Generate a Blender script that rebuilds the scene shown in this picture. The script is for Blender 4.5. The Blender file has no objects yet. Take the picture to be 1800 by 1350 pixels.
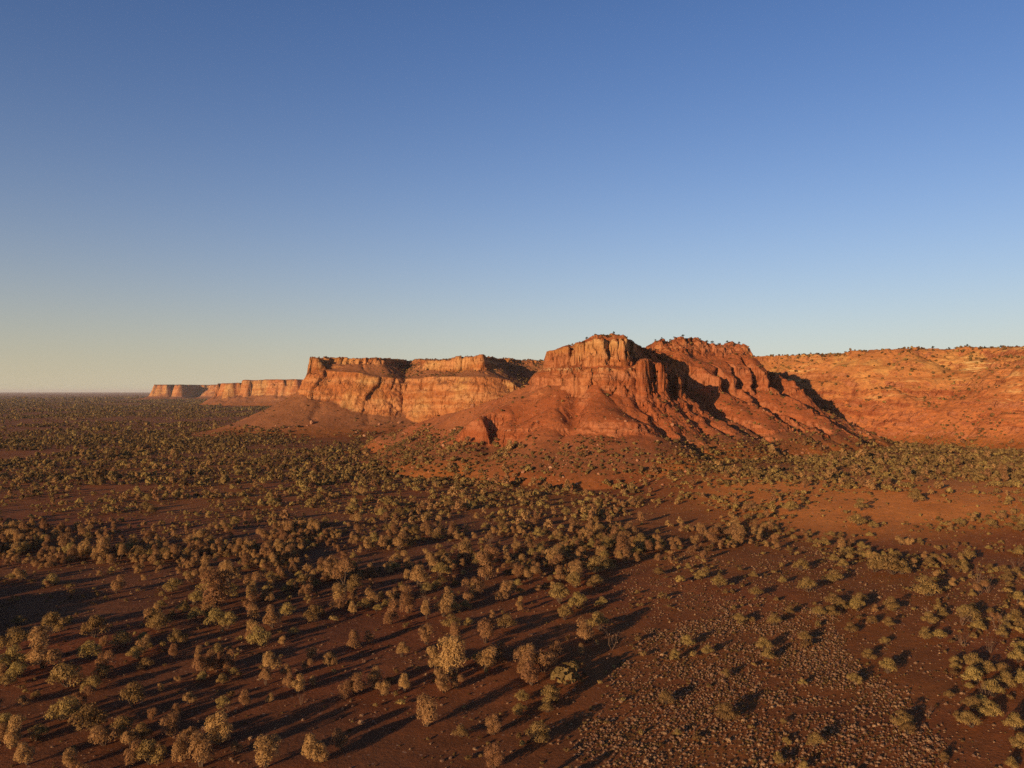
import bpy, math, random
import numpy as np
from math import radians, sin, cos, tan, pi

# ------------------------------------------------------------------ camera, sky, sun, exposure
scn = bpy.context.scene
CAM_H = 45.0
FPX = 1413.0            # focal length in the photograph's pixels (1800 wide)
HOR = 688.0             # eye level in the photograph
cam_d = bpy.data.cameras.new('camera'); cam = bpy.data.objects.new('camera', cam_d)
scn.collection.objects.link(cam); scn.camera = cam
cam.location = (0, 0, CAM_H)
cam.rotation_euler = (radians(90) + math.atan((HOR - 675) / FPX), 0, 0)
cam_d.sensor_width = 36; cam_d.lens = FPX / 1800 * 36
cam_d.clip_start = 1; cam_d.clip_end = 200000

SUN_EL = radians(9.5)
SUN_AZ = radians(218)    # where the sun stands: clockwise from the view direction (+Y)
scn.view_settings.view_transform = 'Standard'; scn.view_settings.look = 'None'
scn.view_settings.exposure = .25; scn.cycles.use_denoising = False
scn.view_settings.gamma = 1
w = bpy.data.worlds.new('World'); scn.world = w; w.use_nodes = True
nt = w.node_tree; nt.nodes.clear()
sky = nt.nodes.new('ShaderNodeTexSky'); sky.sky_type = 'NISHITA'; sky.sun_disc = False
sky.sun_elevation = SUN_EL; sky.sun_rotation = SUN_AZ
sky.altitude = 400; sky.air_density = 1.0; sky.dust_density = .6; sky.ozone_density = 3.0
bg = nt.nodes.new('ShaderNodeBackground'); bg.inputs[1].default_value = 0.10
wo = nt.nodes.new('ShaderNodeOutputWorld')
def wn(kind, **kw):
    q = nt.nodes.new('ShaderNode' + kind)
    for k, v in kw.items(): setattr(q, k, v)
    return q
def wmap(src, a, b, c, d, kind='SMOOTHSTEP'):
    q = wn('MapRange', interpolation_type=kind); nt.links.new(src, q.inputs[0])
    for k, v in zip((1, 2, 3, 4), (a, b, c, d)): q.inputs[k].default_value = v
    return q.outputs[0]
def wmix(fac, a, b, bt='MIX'):
    q = wn('Mix', data_type='RGBA', blend_type=bt)
    for k, v in ((0, fac), (6, a), (7, b)):
        if isinstance(v, bpy.types.NodeSocket): nt.links.new(v, q.inputs[k])
        else: q.inputs[k].default_value = v
    return q.outputs[2]
wdir = wn('TexCoord').outputs['Generated']; wxyz = wn('SeparateXYZ'); nt.links.new(wdir, wxyz.inputs[0])
wz = wxyz.outputs[2]
tone = wmix(1.0, sky.outputs[0], (.86, .925, 1.17, 1), 'MULTIPLY')
zen = wmap(wz, .40, .9, 1.0, .22)              # deep blue overhead, darkened above the view to cut the fill light
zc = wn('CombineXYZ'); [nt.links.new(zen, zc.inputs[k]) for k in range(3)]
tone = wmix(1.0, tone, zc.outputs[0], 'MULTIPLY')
tone = wmix(wmap(wz, .15, .46, 0, 1), tone, wmix(1.0, tone, (.86, .91, .97, 1), 'MULTIPLY'))
mul = wn('Math', operation='MULTIPLY'); nt.links.new(wz, mul.inputs[0]); mul.inputs[1].default_value = -8.5
ex = wn('Math', operation='EXPONENT'); nt.links.new(mul.outputs[0], ex.inputs[0])
mn = wn('Math', operation='MINIMUM'); nt.links.new(ex.outputs[0], mn.inputs[0]); mn.inputs[1].default_value = .92
low = wmix(wmap(wxyz.outputs[0], -.55, .35, 0, 1), (4.9, 4.3, 3.0, 1), (5.9, 5.8, 4.9, 1))   # dusty air along the horizon
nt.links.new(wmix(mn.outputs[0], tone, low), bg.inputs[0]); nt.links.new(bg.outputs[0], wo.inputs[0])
sun_d = bpy.data.lights.new('sun', 'SUN'); sun = bpy.data.objects.new('sun', sun_d)
scn.collection.objects.link(sun)
sun_d.energy = 5.0; sun_d.angle = radians(0.5); sun_d.color = (1.0, 0.68, 0.36)
sun.location = (-300, -400, 200)
sun.rotation_euler = (radians(90) - SUN_EL, 0, pi - SUN_AZ)   # lamp shines from SUN_AZ

# ------------------------------------------------------------------ helpers
rng = np.random.default_rng(7)
random.seed(7)
C = scn.collection

def at(px, Y): return (px - 900.0) / FPX * Y
def zz(py, Y): return CAM_H + (HOR - py) / FPX * Y

def _h(ix, iy, s):
    n = (ix.astype(np.int64) * 374761393 + iy.astype(np.int64) * 668265263 + s * 974711) & 0xffffffff
    n = ((n ^ (n >> 13)) * 1274126177) & 0xffffffff
    n = (n ^ (n >> 16)) & 0xffffffff
    return (n / 4294967295.0).astype(np.float32)

def vn(x, y, s=0):
    ix = np.floor(x); iy = np.floor(y); fx = x - ix; fy = y - iy
    u = fx * fx * (3 - 2 * fx); v = fy * fy * (3 - 2 * fy)
    a = _h(ix, iy, s); b = _h(ix + 1, iy, s); c = _h(ix, iy + 1, s); d = _h(ix + 1, iy + 1, s)
    return ((a + (b - a) * u) * (1 - v) + (c + (d - c) * u) * v) * 2 - 1

def fbm(x, y, wl, octs=4, s=0, gain=.5):
    r = 0; a = 1; t = 0
    for k in range(octs):
        r = r + a * vn(x / wl + 17.3 * k, y / wl - 9.1 * k, s + k); t += a
        a *= gain; wl /= 2.03
    return r / t

def vor(x, y, wl, s=0):
    """cell value and distance to the cell's edge (F2-F1)"""
    x = x / wl; y = y / wl; ix = np.floor(x); iy = np.floor(y)
    f1 = np.full(x.shape, 9., np.float32); f2 = f1.copy(); cid = np.zeros(x.shape, np.float32)
    for i in (-1, 0, 1):
        for j in (-1, 0, 1):
            jx = ix + i + .15 + .7 * _h(ix + i, iy + j, s); jy = iy + j + .15 + .7 * _h(ix + i, iy + j, s + 1)
            d = np.hypot(jx - x, jy - y); c = _h(ix + i, iy + j, s + 2)
            near = d < f1
            f2 = np.where(near, f1, np.minimum(f2, d)); cid = np.where(near, c, cid); f1 = np.where(near, d, f1)
    return cid * 2 - 1, f2 - f1

def sst(a, b, x):
    t = np.clip((x - a) / (b - a), 0, 1); return t * t * (3 - 2 * t)

def poly_sd(P, x, y, closed=True):
    """distance to a polygon's outline, negative inside"""
    n = len(P); d2 = np.full(x.shape, 1e12, np.float32); ins = np.zeros(x.shape, bool)
    for i in range(n if closed else n - 1):
        ax, ay = P[i][:2]; bx, by = P[(i + 1) % n][:2]
        ex, ey = bx - ax, by - ay
        t = np.clip(((x - ax) * ex + (y - ay) * ey) / (ex * ex + ey * ey), 0, 1)
        d2 = np.minimum(d2, (x - ax - t * ex) ** 2 + (y - ay - t * ey) ** 2)
        if closed and ay != by:
            c = (ay > y) != (by > y)
            ins ^= c & (x < (bx - ax) * (y - ay) / (by - ay) + ax)
    d = np.sqrt(d2)
    return np.where(ins, -d, d) if closed else d

def idw(P, cols, x, y, eps=60.):
    ws = 0; r = [0] * len(cols)
    for p in P:
        wgt = 1.0 / ((x - p[0]) ** 2 + (y - p[1]) ** 2 + eps) ** 2
        ws = ws + wgt
        for k, c in enumerate(cols): r[k] = r[k] + wgt * p[c]
    return [q / ws for q in r]

def ridge(pts, x, y, front, back, bdrop=8., soft=.5, wid=.8, fcliff=0):
    """a rib falling along pts: gentle on the right-hand side, steep on the left-hand side and at its end"""
    best = np.full(x.shape, -1e3, np.float32); near = np.zeros(x.shape, np.float32)
    for i in range(len(pts) - 1):
        ax, ay, az = pts[i]; bx, by, bz = pts[i + 1]
        ex, ey = bx - ax, by - ay; L2 = ex * ex + ey * ey
        t = ((x - ax) * ex + (y - ay) * ey) / L2; tc = np.clip(t, 0, 1)
        dx = x - ax - tc * ex; dy = y - ay - tc * ey
        d = np.maximum(np.hypot(dx, dy) - wid, 0)
        left = (ex * dy - ey * dx) > 0; end = np.clip((t - 1) * math.sqrt(L2) / (.7 * d + .5), 0, 1)
        db = np.minimum(back * d, bdrop + soft * d); df = np.minimum(front * d, fcliff + .85 * d) if fcliff else front * d
        drop = np.where(left, db, df + (np.maximum(db - df, 0) * end if i == len(pts) - 2 and bdrop < 50 else 0))
        near = np.maximum(near, np.where(left, np.exp(-(d / 6) ** 2), np.exp(-(d / (6. if fcliff else 2.2)) ** 2)))
        best = np.maximum(best, az + tc * (bz - az) - drop)
    return best, near

# ------------------------------------------------------------------ landforms (metres; x right, y away from the camera, plain at z = 0)
# plateau edge: x, y, top, cliff foot, cliff width, talus length, foot level
M = [(-222,1990,83,74,4,8,70), (-217,1000,83,74,4,8,70), (-213,896,83,75,3,8,70), (-200,899,82,75,3,18,66), (-172,897,82,75,3,18,66),
     (-146,902,82,76,2,26,60), (-136,930,82,79,2,48,50), (-122,985,82,79,2,50,50), (-108,930,82,79,2,48,50), (-92,902,80,72,5,20,60),
     (-76,889,81,68,5,14,62), (-52,878,83,68,5,14,62), (-32,863,84,68,5,14,62), (-24,888,83,79,3,50,48), (-10,935,83,80,2,60,46),
     (10,958,82,80,2,70,44), (41,962,82,80,2,80,42), (62,900,82,78,3,80,42), (66,780,82,74,4,110,20), (70,680,80,70,4,140,8),
     (80,610,77,66,4,120,3), (90,566,76,62,8,100,2), (98,550,73,50,5,90,2), (108,541,66,47,4,85,2), (122,533.5,60,45.5,3,80,2), (136,526,53,44,2.2,80,2),
     (138,530,54.5,44,2,80,2), (133.5,547,62,46,3,80,2), (147,534,53.5,44,2,80,2), (149.5,538,55,44,2,80,2), (146,554,65,47,3,80,2), (159.5,540,53,44,2,80,2),
     (162,545,55,45,2,80,2), (157,562,75,48,4,80,2), (172.5,545,56.5,46,2.5,80,2), (176.5,551,58,46,2.5,80,2), (168,584,79,48,8,85,2), (172,622,79,50,10,95,2), (188,690,78,56,10,110,2),
     (215,750,77,62,8,130,2), (240,748,77,72,5,155,3), (256,722,77.5,76,2,165,4), (290,682,78.5,77,2,165,4), (322,652,79.5,78,2,165,4),
     (352,648,79,78,2,165,4), (378,618,78,77,2,160,4), (382,578,78,77,2,155,4), (425,515,78,77,2,160,4), (500,420,78,77,2,165,4), (560,280,78,77,2,165,4), (1100,280,78,77,2,165,4), (1100,1990,82,77,2,165,4)]
M_TOP = [(104,560,80), (118,562,82.5), (132,564,82.5), (148,567,82), (160,569,81), (115,550,73), (128,545,66.5), (141,551,66), (153,557,68.5), (165,557,69), (164,552,64)]
# lower tier of the far cliffs
A2 = [(-236,1000,82,50,3.5,120,2), (-231,930,83,50,3.5,120,2), (-228,889,83,49,3.5,115,2), (-220,883,82,48,3.5,95,2), (-200,885,69,46,3.5,90,2), (-172,886,66,43,3.5,85,2), (-146,884,64,39,3.5,78,2),
      (-121,878,54,27,4.5,55,2), (-98,877,55,27,4.5,60,2), (-76,877,66,28,4.5,60,2), (-50,867,67,29,4.5,60,2), (-32,852,66,29,4.5,60,2),
      (-12,846,58,31,4.5,60,2), (15,842,49,33,4.5,60,2), (40,850,46,34,8,60,2), (70,880,46,34,8,60,2), (60,960,46,30,8,60,2), (-200,1000,60,46,6,75,2)]
# the butte: upper block, left shoulder, lower band
B = [(34.5,490,74.5,60,2), (38,488,74.5,60,2), (39,477.5,76,60,2.5), (44,476,77.5,60,4), (53.5,470,78.5,60,3.5), (56.5,478,78,60,3), (60.5,471,80,60,3), (65,470,80,60,3), (68,480,80,60,4),
     (72,492,79,60,5), (80,512,77,60,6), (94,545,76,66,6), (84,600,77,66,6), (60,620,77,64,6), (46,560,76,64,6), (36,505,75,62,5)]
B1 = [(22.5,490,69,58,2.5), (33.8,481,72,58,2.5), (36,500,74,58,3), (42,535,74,58,3), (32,530,70,58,3), (23,508,68,58,3)]
B2 = [(15.5,497,58,48,3.5), (21.4,482,58.5,49,3), (33.2,471,58.5,49,3), (52.3,463,58.5,49,3), (63,459,57,45,3), (68.5,463,56,44.5,2.5),
      (66,474,60,45,2.5), (75,459.5,67,45,2), (79,464,64,45,2), (75,484,66,45,2.5), (86.5,466,61,45,2), (90.5,471.5,58,45,2), (83,496,64,45,2.5), (98,476,55,44,2), (102,482,52,44,2),
      (90,512,62,46,3), (104,493,49,44,2), (92,532,60,46,4), (88,580,58,46,6), (40,600,58,46,5), (14,530,56,46,4)]
# lower bench of the butte: edge x, y, drop
E = [(-120,640,0), (-60,520,0), (-34,470,4), (-28,456,10), (-17,446,10.5), (-12,445,10), (-13,457,9), (-8,458,9), (-6,441,10), (0,438,5.5), (9,434,3.5), (16,438,2.5), (22,431,2), (30,426,3.5),
     (44.6,419,5.5), (54,416,6), (66,417,5.5), (73,422,4), (80,427,2), (88,436,1), (96,436,2), (112,449,1), (133,462,1), (158,482,2), (176,492,1),
     (190,486,0), (240,560,0), (240,800,0), (-120,800,0)]
RIBS = [  # crest points x, y, z; front slope, back slope, back drop, half width, depth of the front's cliff
    ([(75,486,49), (86.5,471,35), (100,456,25.5), (110,447,21)], .45, 1.8, 6, .8, 0),
    ([(88,492,47), (104,482,37), (118,470,27), (130,461,19)], .45, 1.6, 5.5, .8, 0),
    ([(112,542,51), (138,526,45), (154,508,36), (169,486,24)], .5, 2.2, 12, 1., 0),
    ([(149,534,46), (160,518,37), (177,502,27), (189,484,16)], .5, 2.2, 11, 1., 0),
    ([(174,546,48), (188,530,38), (203,506,22)], .55, 2.2, 11, 1., 0),
    ([(182,600,64), (190,577,57), (199,570,52), (201,566,42)], 1.2, 2.2, 12, 2., 10),
    ([(200,566,43), (214,545,27), (222,528,14)], .5, 1.6, 6, 1., 0),
    ([(16,505,50), (-6,520,41), (-36,545,33), (-62,575,23), (-90,612,12), (-112,640,5)], .6, .6, 60, .8, 0),
    ([(22,470,48), (0,464,37), (-20,456,31)], .56, .56, 60, .8, 0),
    ([(49,462,51), (52,452,44), (60,424,25)], .52, .52, 60, .8, 0),
    ([(30,470,50), (22,448,36), (16,434,26)], .52, .52, 60, .8, 0),
    ([(-229,890,45), (-262,885,28), (-325,880,5)], .5, .5, 60, .8, 0),
    ([(-150,886,27), (-146,866,18), (-142,842,5)], .5, .5, 60, .8, 0),
    ([(-215,882,36), (-214,862,24), (-212,832,4)], .5, .5, 60, .8, 0),
    ([(-190,884,30), (-188,868,22), (-184,842,6)], .5, .5, 60, .8, 0),
]

GROOVES = [([(139,537), (159,517), (178,494)], 6, 3.5, 8, 62), ([(108,528), (124,510), (140,490), (152,476)], 6, 4, 7, 58), ([(153,545), (172,521), (194,498)], 6, 3.5, 8, 62), ([(178,556), (194,536), (210,510)], 6, 4, 8, 62),
    ([(98,476), (112,462), (126,452)], 4, 3, 7, 50), ([(88,470), (98,458), (108,449)], 2.5, 2.5, 7, 48),
    ([(37,466), (35,448), (31,428)], 4.6, 4.5, 18, 50), ([(70,456), (78,440), (84,424)], 4, 4, 12, 44), ([(14,474), (2,452), (-6,436)], 2.4, 4.5, 14, 46),
    ([(58,458), (66,434)], .7, 2.5, 18, 48), ([(24,464), (20,440)], .7, 2.5, 18, 46),
    ([(-160,872), (-150,840)], 2, 5, 3, 30), ([(-203,870), (-206,835)], 2, 5, 3, 36), ([(92,458), (98,420)], 2, 4, 2, 28), ([(-70,860), (-90,800)], 3, 6, 3, 30)]

def tier(P, x, y, d, p=1.5, foot=True, top=None):
    c = idw(P, (2, 3, 4, 5, 6) if foot else (2, 3, 4), x, y)
    zt, zc, wc = c[:3]
    if top: zt, = idw(list(P) + top, (2,), x, y)
    q = np.clip(d / wc, 0, 1)
    h = zt - (zt - zc) * q ** np.where(wc > 12, 1.25, 1.)
    if foot:
        L, zf = c[3:]
        e = np.clip(1 - (d - wc) / L, 0, 1)
        h = np.where(d > wc, zf + (zc - zf) * e ** p - np.maximum(d - wc - L, 0) * np.where(zf > 15, 2., .12), h)
    else:
        o = np.maximum(d - wc, 0); h = h - .4 * o - 1.8 * np.maximum(o - 5, 0)
    return h

def butt(x, y, k=1., s=0):
    """buttresses, cracks and blocks along a cliff line, as a shift of its distance"""
    n = fbm(x, y, 30, 3, 11 + s)
    cr = 1 - np.abs(vn(x / 19 + 3 + .4 * vn(x / 8, y / 8, 6), y / 19, 21 + s)); cr = cr ** 9
    cr2 = 1 - np.abs(vn(x / 6 + 1, y / 6, 23 + s)); cr2 = cr2 ** 6
    cid, ed = vor(x + 1.5 * vn(x / 4, y / 4, 5), y, 5.5, 31 + s)
    fine = fbm(x, y, 2.6, 2, 41 + s)
    return k * (2.6 * n + 4.2 * cr + 1.1 * cr2 + .9 * cid + .7 * sst(.18, 0, ed) + .45 * fine)

def height(x, y):
    x = x.astype(np.float32); y = y.astype(np.float32)
    bt = butt(x, y)
    soft = fbm(x, y, 40, 4, 61)
    def dist(P, k, in_k=1.):
        d = poly_sd(P, x, y)
        wgt = np.exp(-np.maximum(d - 6, 0) / 14) * np.exp(-np.maximum(-d - 4, 0) / 12)
        return d + bt * k * wgt + soft * 5 * (1 - np.exp(-np.maximum(d, 0) / 40))
    slab = sst(28, 12, np.hypot((x - 140) * .6, y - 545))
    H = tier(M, x, y, dist(M, .75 - .55 * slab), 1.35, top=M_TOP)
    H = np.maximum(H, tier(A2, x, y, dist(A2, 1.25)))
    m = (x > -140) & (x < 330) & (y < 720)
    xs, ys, b = x[m], y[m], bt[m]
    def dl(P, k):
        d = poly_sd(P, xs, ys); return d + b * k * np.exp(-np.maximum(d - 5, 0) / 8)
    db = dl(B, .34)
    h = tier(B, xs, ys, db + 1.1 * vor(xs, ys, 9, 141)[0], foot=False) - 3.2 * np.clip(1 + db / 11, 0, 1) ** 2 * (db < 2) + .8 * vor(xs, ys, 5, 143)[0]
    h = np.maximum(h, tier(B1, xs, ys, dl(B1, .3), foot=False))
    P2 = [q + (147 if q[0] < 68 else 90, .5) for q in B2]
    h = np.maximum(h, tier(P2, xs, ys, (dl(P2, .45) + sst(68, 76, xs) * (1.6 * vn(xs / 4.5, ys / 4.5, 151) + 1.2 * vor(xs, ys, 4, 153)[0])) + soft[m] * 2, 2.25))
    H[m] = np.maximum(H[m], h)
    for pts, f, bk, bd, wd, fc in RIBS:
        mm = (x > min(p[0] for p in pts) - 130) & (x < max(p[0] for p in pts) + 130) & (y > min(p[1] for p in pts) - 130) & (y < max(p[1] for p in pts) + 130)
        sx, sy = x[mm], y[mm]
        k = 1.0 if bd < 50 else .25
        wx = sx + k * 1.8 * vn(sx / 9, sy / 9, 71); wy = sy + k * 1.8 * vn(sx / 9, sy / 9, 72)
        if bd >= 50: wx = wx + 7 * vn(sx / 34, sy / 34, 73); wy = wy + 7 * vn(sx / 34, sy / 34, 74)
        r, nr = ridge(pts, wx, wy, f, bk, bd, .5, wd, fc)
        if bd < 50:
            cid, ed = vor(sx, sy, 6.5, 81)
            
            r = r + (1.1 * cid - 1. * sst(.2, 0, ed) + .7 * vn(sx / 4, sy / 4, 83)) * nr
        H[mm] = np.maximum(H[mm], r)
    # lower bench
    m = (x > -130) & (x < 250) & (y < 660)
    xs, ys = x[m], y[m]
    d = poly_sd(E, xs, ys) + 1.6 * fbm(xs, ys, 9, 3, 63) + .25 * bt[m]
    A, = idw(E, (2,), xs, ys, 12.)
    d = np.where(d < 0, d * (1 + .6 * vn(xs / 12, ys / 12, 64)), d)
    H[m] = H[m] - A * np.clip((d + 5) / 6, 0, 1) ** 2.2 * np.exp(-np.maximum(d, 0) / 70)
    # strata and roughness
    steep = np.clip(1.0 * np.abs(H - 60) < 30, 0, 1)
    H = H + soft * 1.2 * sst(2, 15, H) + .35 * fbm(x, y, 7, 3, 91) + .10 * vn(x / 1.3, y / 1.3, 95)
    for P, dep, wid, zl, zh in GROOVES:
        m = (x > min(p[0] for p in P) - 30) & (x < max(p[0] for p in P) + 30) & (y > min(p[1] for p in P) - 30) & (y < max(p[1] for p in P) + 30)
        sx, sy = x[m], y[m]; d = poly_sd(P, sx + 2.5 * vn(sx / 9, sy / 9, 121), sy, False)
        H[m] = H[m] - dep * np.exp(-(d / wid) ** 2) * sst(zl, zl + 6, H[m]) * sst(zh, zh - 5, H[m])
    rim = sst(74, 78, H) * (y > 440)
    H = H + rim * (.9 * vor(x, y, 8, 161)[0] + .7 * vor(x, y, 3.5, 163)[0] + .6 * fbm(x, y, 20, 2, 165))
    top = sst(92, 104, x) * sst(184, 172, x) * sst(640, 600, y) * sst(66, 72, H)
    H = H + top * (1.5 * vor(x, y, 7, 131)[0] + .8 * vor(x, y, 3, 135)[0])
    rg = sst(200, 240, x) * sst(820, 780, y) * sst(4, 20, H) * sst(82, 74, H)
    H = H + rg * (2.2 * fbm(x, y, 24, 4, 97) - 3.4 * (1 - np.abs(vn(x / 28 + y / 60, y / 60 - x / 90, 98))) ** 5 + 1.1 * np.abs(vn(x / 5, y / 5, 99)) + .9 * np.maximum(vor(x, y, 8, 137)[0], 0))
    return H

def terrace(H, x, y):
    t = H + 1.2 * fbm(x, y, 50, 2, 101)
    def st(t, per, k):
        f = t / per; i = np.floor(f); r = f - i
        return (i + r + k * np.sin(2 * pi * r) / (2 * pi)) * per - t
    f = 1 - .85 * sst(640, 800, y)
    return H + f * (st(t, 7.3, .6) + st(t + 2, 2.6, .5))

def plain(x, y):
    fan = 8.5 * sst(0, 1, ((x - 50) * .5 + (y - 255) * .8) / 115) * sst(35, 100, x) * sst(1200, 800, y)
    return fan + .5 * fbm(x, y, 60, 3, 201) * sst(60, 160, y) + .12 * fbm(x, y, 9, 2, 205)

def spaced(*segs):
    out = []
    for a, b, s in segs: out.append(np.arange(a, b - 1e-6, s))
    out.append([segs[-1][1]]); return np.concatenate(out).astype(np.float32)

def new_mesh(name, verts, faces, mat=None, smooth=True, parent=None, link=True, mats=None, fmat=None):
    me = bpy.data.meshes.new(name)
    verts = np.asarray(verts, np.float32); faces = np.asarray(faces, np.int32)
    nv, (nf, k) = len(verts), faces.shape
    me.vertices.add(nv); me.vertices.foreach_set('co', verts.ravel())
    me.loops.add(nf * k); me.loops.foreach_set('vertex_index', faces.ravel())
    me.polygons.add(nf)
    me.polygons.foreach_set('loop_start', np.arange(0, nf * k, k, dtype=np.int32))
    me.polygons.foreach_set('loop_total', np.full(nf, k, np.int32))
    me.polygons.foreach_set('use_smooth', np.full(nf, smooth, bool))
    for q in (mats or ([mat] if mat else [])): me.materials.append(q)
    if fmat is not None: me.polygons.foreach_set('material_index', np.asarray(fmat, np.int32))
    me.update(calc_edges=True)
    o = bpy.data.objects.new(name, me)
    if link: C.objects.link(o)
    if parent: o.parent = parent
    return o

def tag(o, label=None, cat=None, group=None, kind=None):
    if label: o['label'] = label
    if cat: o['category'] = cat
    if group: o['group'] = group
    if kind: o['kind'] = kind
    return o

def set_attr(o, name, rgb):
    a = o.data.color_attributes.new(name, 'FLOAT_COLOR', 'POINT')
    buf = np.zeros((len(rgb), 4), np.float32); buf[:, :rgb.shape[1]] = rgb
    a.data.foreach_set('color', buf.ravel())

# ------------------------------------------------------------------ materials
def mat_new(name):
    m = bpy.data.materials.new(name); m.use_nodes = True; t = m.node_tree; t.nodes.clear()
    return m, t
class N:
    def __init__(s, t): s.t = t
    def __call__(s, kind, **kw):
        n = s.t.nodes.new('ShaderNode' + kind)
        ins = kw.pop('i', {})
        for k, v in kw.items(): setattr(n, k, v)
        for k, v in ins.items():
            if isinstance(v, bpy.types.NodeSocket): s.t.links.new(v, n.inputs[k])
            else: n.inputs[k].default_value = v
        return n
    def noise(s, vec, scale, detail=4, rough=.6): return s('TexNoise', i={'Vector': vec, 'Scale': scale, 'Detail': detail, 'Roughness': rough}).outputs['Fac']
    def ramp(s, fac, stops):
        n = s('ValToRGB', i={0: fac}); e = n.color_ramp.elements
        while len(e) < len(stops): e.new(.5)
        for q, (p, c) in zip(e, stops): q.position = p; q.color = (*c, 1) if len(c) == 3 else c
        return n.outputs[0]
    def mix(s, fac, a, b, bt='MIX'):
        n = s('Mix', data_type='RGBA', blend_type=bt)
        for k, v in ((0, fac), (6, a), (7, b)):
            if isinstance(v, bpy.types.NodeSocket): s.t.links.new(v, n.inputs[k])
            else: n.inputs[k].default_value = (*v, 1) if isinstance(v, tuple) else v
        return n.outputs[2]
    def math(s, op, a, b=0., c=False):
        n = s('Math', operation=op, use_clamp=c, i={0: a, 1: b}); return n.outputs[0]
    def rng(s, v, a, b, c=0., d=1.): return s('MapRange', interpolation_type='SMOOTHSTEP', i={0: v, 1: a, 2: b, 3: c, 4: d}).outputs[0]

def terrain_material(name, fine=1.0, rock=True):
    m, t = mat_new(name); n = N(t)
    geo = n('NewGeometry'); pos = geo.outputs['Position']
    soil = n('VertexColor', layer_name='soil').outputs[0]
    sx = n('SeparateXYZ', i={0: geo.outputs['Normal']}); px = n('SeparateXYZ', i={0: pos})
    # speckled soil: stones, dry litter, darker patches
    big = n.noise(pos, .035, 5, .6); mid = n.noise(pos, .4, 5, .65); sm = n.noise(pos, 2.2, 4, .7)
    c = n.mix(n.rng(big, .35, .68), soil, n.mix(.5, soil, (.55, .5, .5), 'MULTIPLY'))
    c = n.mix(n.rng(mid, .42, .7, 0, .75), c, n.mix(1., c, (1.45, 1.35, 1.2), 'MULTIPLY'))
    c = n.mix(n.rng(sm, .5, .68, 0, .85), c, n.mix(1., c, (.5, .48, .46), 'MULTIPLY'))
    st = n('TexVoronoi', feature='F1', i={'Vector': pos, 'Scale': .9})
    c = n.mix(n.math('MULTIPLY', n.rng(st.outputs['Distance'], .22, .12), n.rng(n('SeparateColor', i={0: st.outputs['Color']}).outputs[0], .72, .8)), c, (.36, .2, .12))
    bh = n.math('ADD', n.math('MULTIPLY', mid, .5), n.math('MULTIPLY', sm, .25))
    if rock:
        rk = n('VertexColor', layer_name='rock').outputs[0]
        # strata: noise stretched along the beds
        wob = n('VectorMath', operation='ADD', i={0: pos, 1: n('VectorMath', operation='SCALE', i={0: n('TexNoise', i={'Vector': pos, 'Scale': .06, 'Detail': 3.}).outputs['Color'], 3: 7.}).outputs[0]}).outputs[0]
        sc = n('Mapping', i={'Vector': wob, 'Scale': (.035, .035, .5)})
        b1 = n.noise(sc.outputs[0], 1., 5, .65)
        sc2 = n('Mapping', i={'Vector': wob, 'Scale': (.012, .012, .16)})
        b2 = n.noise(sc2.outputs[0], 1., 4, .55)
        vst = n('Mapping', i={'Vector': pos, 'Scale': (.35, .35, .045)})
        streak = n.noise(vst.outputs[0], 1., 4, .6)
        r = n.mix(n.rng(b2, .4, .62), n.mix(1., rk, (.86, .72, .62), 'MULTIPLY'), n.mix(1., rk, (1.12, 1.2, 1.25), 'MULTIPLY'))
        r = n.mix(n.rng(b1, .52, .66, 0, .42), r, n.mix(1., rk, (1.2, 1.25, 1.2), 'MULTIPLY'))
        r = n.mix(n.rng(b1, .46, .36, 0, .4), r, n.mix(1., rk, (.72, .58, .5), 'MULTIPLY'))
        r = n.mix(n.rng(streak, .48, .66, 0, .75), r, n.mix(1., rk, (.5, .36, .3), 'MULTIPLY'))
        r = n.mix(n.rng(n.noise(pos, .6, 5, .7), .5, .7, 0, .4), r, n.mix(1., rk, (.6, .52, .5), 'MULTIPLY'))
        jt = n('TexVoronoi', feature='DISTANCE_TO_EDGE', i={'Vector': n('Mapping', i={'Vector': wob, 'Scale': (.10, .10, .03)}).outputs[0], 'Scale': 1.}).outputs[0]
        jf = n('TexVoronoi', feature='DISTANCE_TO_EDGE', i={'Vector': n('Mapping', i={'Vector': wob, 'Scale': (.3, .3, .12)}).outputs[0], 'Scale': 1.}).outputs[0]
        crack = n.math('MULTIPLY', n.math('MAXIMUM', n.rng(jt, .035, .0), n.math('MULTIPLY', n.rng(jf, .04, .0), .4)), n.rng(n.noise(pos, .08, 3, .6), .42, .62))
        r = n.mix(n.math('MULTIPLY', crack, .75), r, n.mix(1., rk, (.35, .24, .2), 'MULTIPLY'))
        slope = n.math('ADD', sx.outputs[2], n.math('MULTIPLY', n.math('SUBTRACT', n.noise(pos, .3, 4, .6), .5), .3))
        beds = n('VertexColor', layer_name='soil').outputs[1]; bm_ = n.math('MULTIPLY', n.math('MULTIPLY', beds, n.rng(px.outputs[2], 30., 44.)), n.rng(n.noise(pos, .022, 4, .6), .48, .62))
        c = n.mix(n.math('MULTIPLY', bm_, n.rng(b1, .55, .62)), c, (.66, .41, .16))
        c = n.mix(n.math('MULTIPLY', n.math('MULTIPLY', beds, .7), n.rng(b1, .48, .36)), c, n.mix(1., c, (.62, .5, .45), 'MULTIPLY'))
        c = n.mix(n.rng(slope, .78, .62), c, r)
        bh = n.math('ADD', bh, n.math('MULTIPLY', n.rng(slope, .78, .62), n.math('ADD', n.math('MULTIPLY', b1, 2.), n.math('SUBTRACT', n.math('MULTIPLY', n.noise(pos, .9, 5, .7), 2.), n.math('MULTIPLY', crack, 1.6)))))
    bump = n('Bump', i={'Strength': .9, 'Distance': .55 * fine, 'Height': bh})
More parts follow.
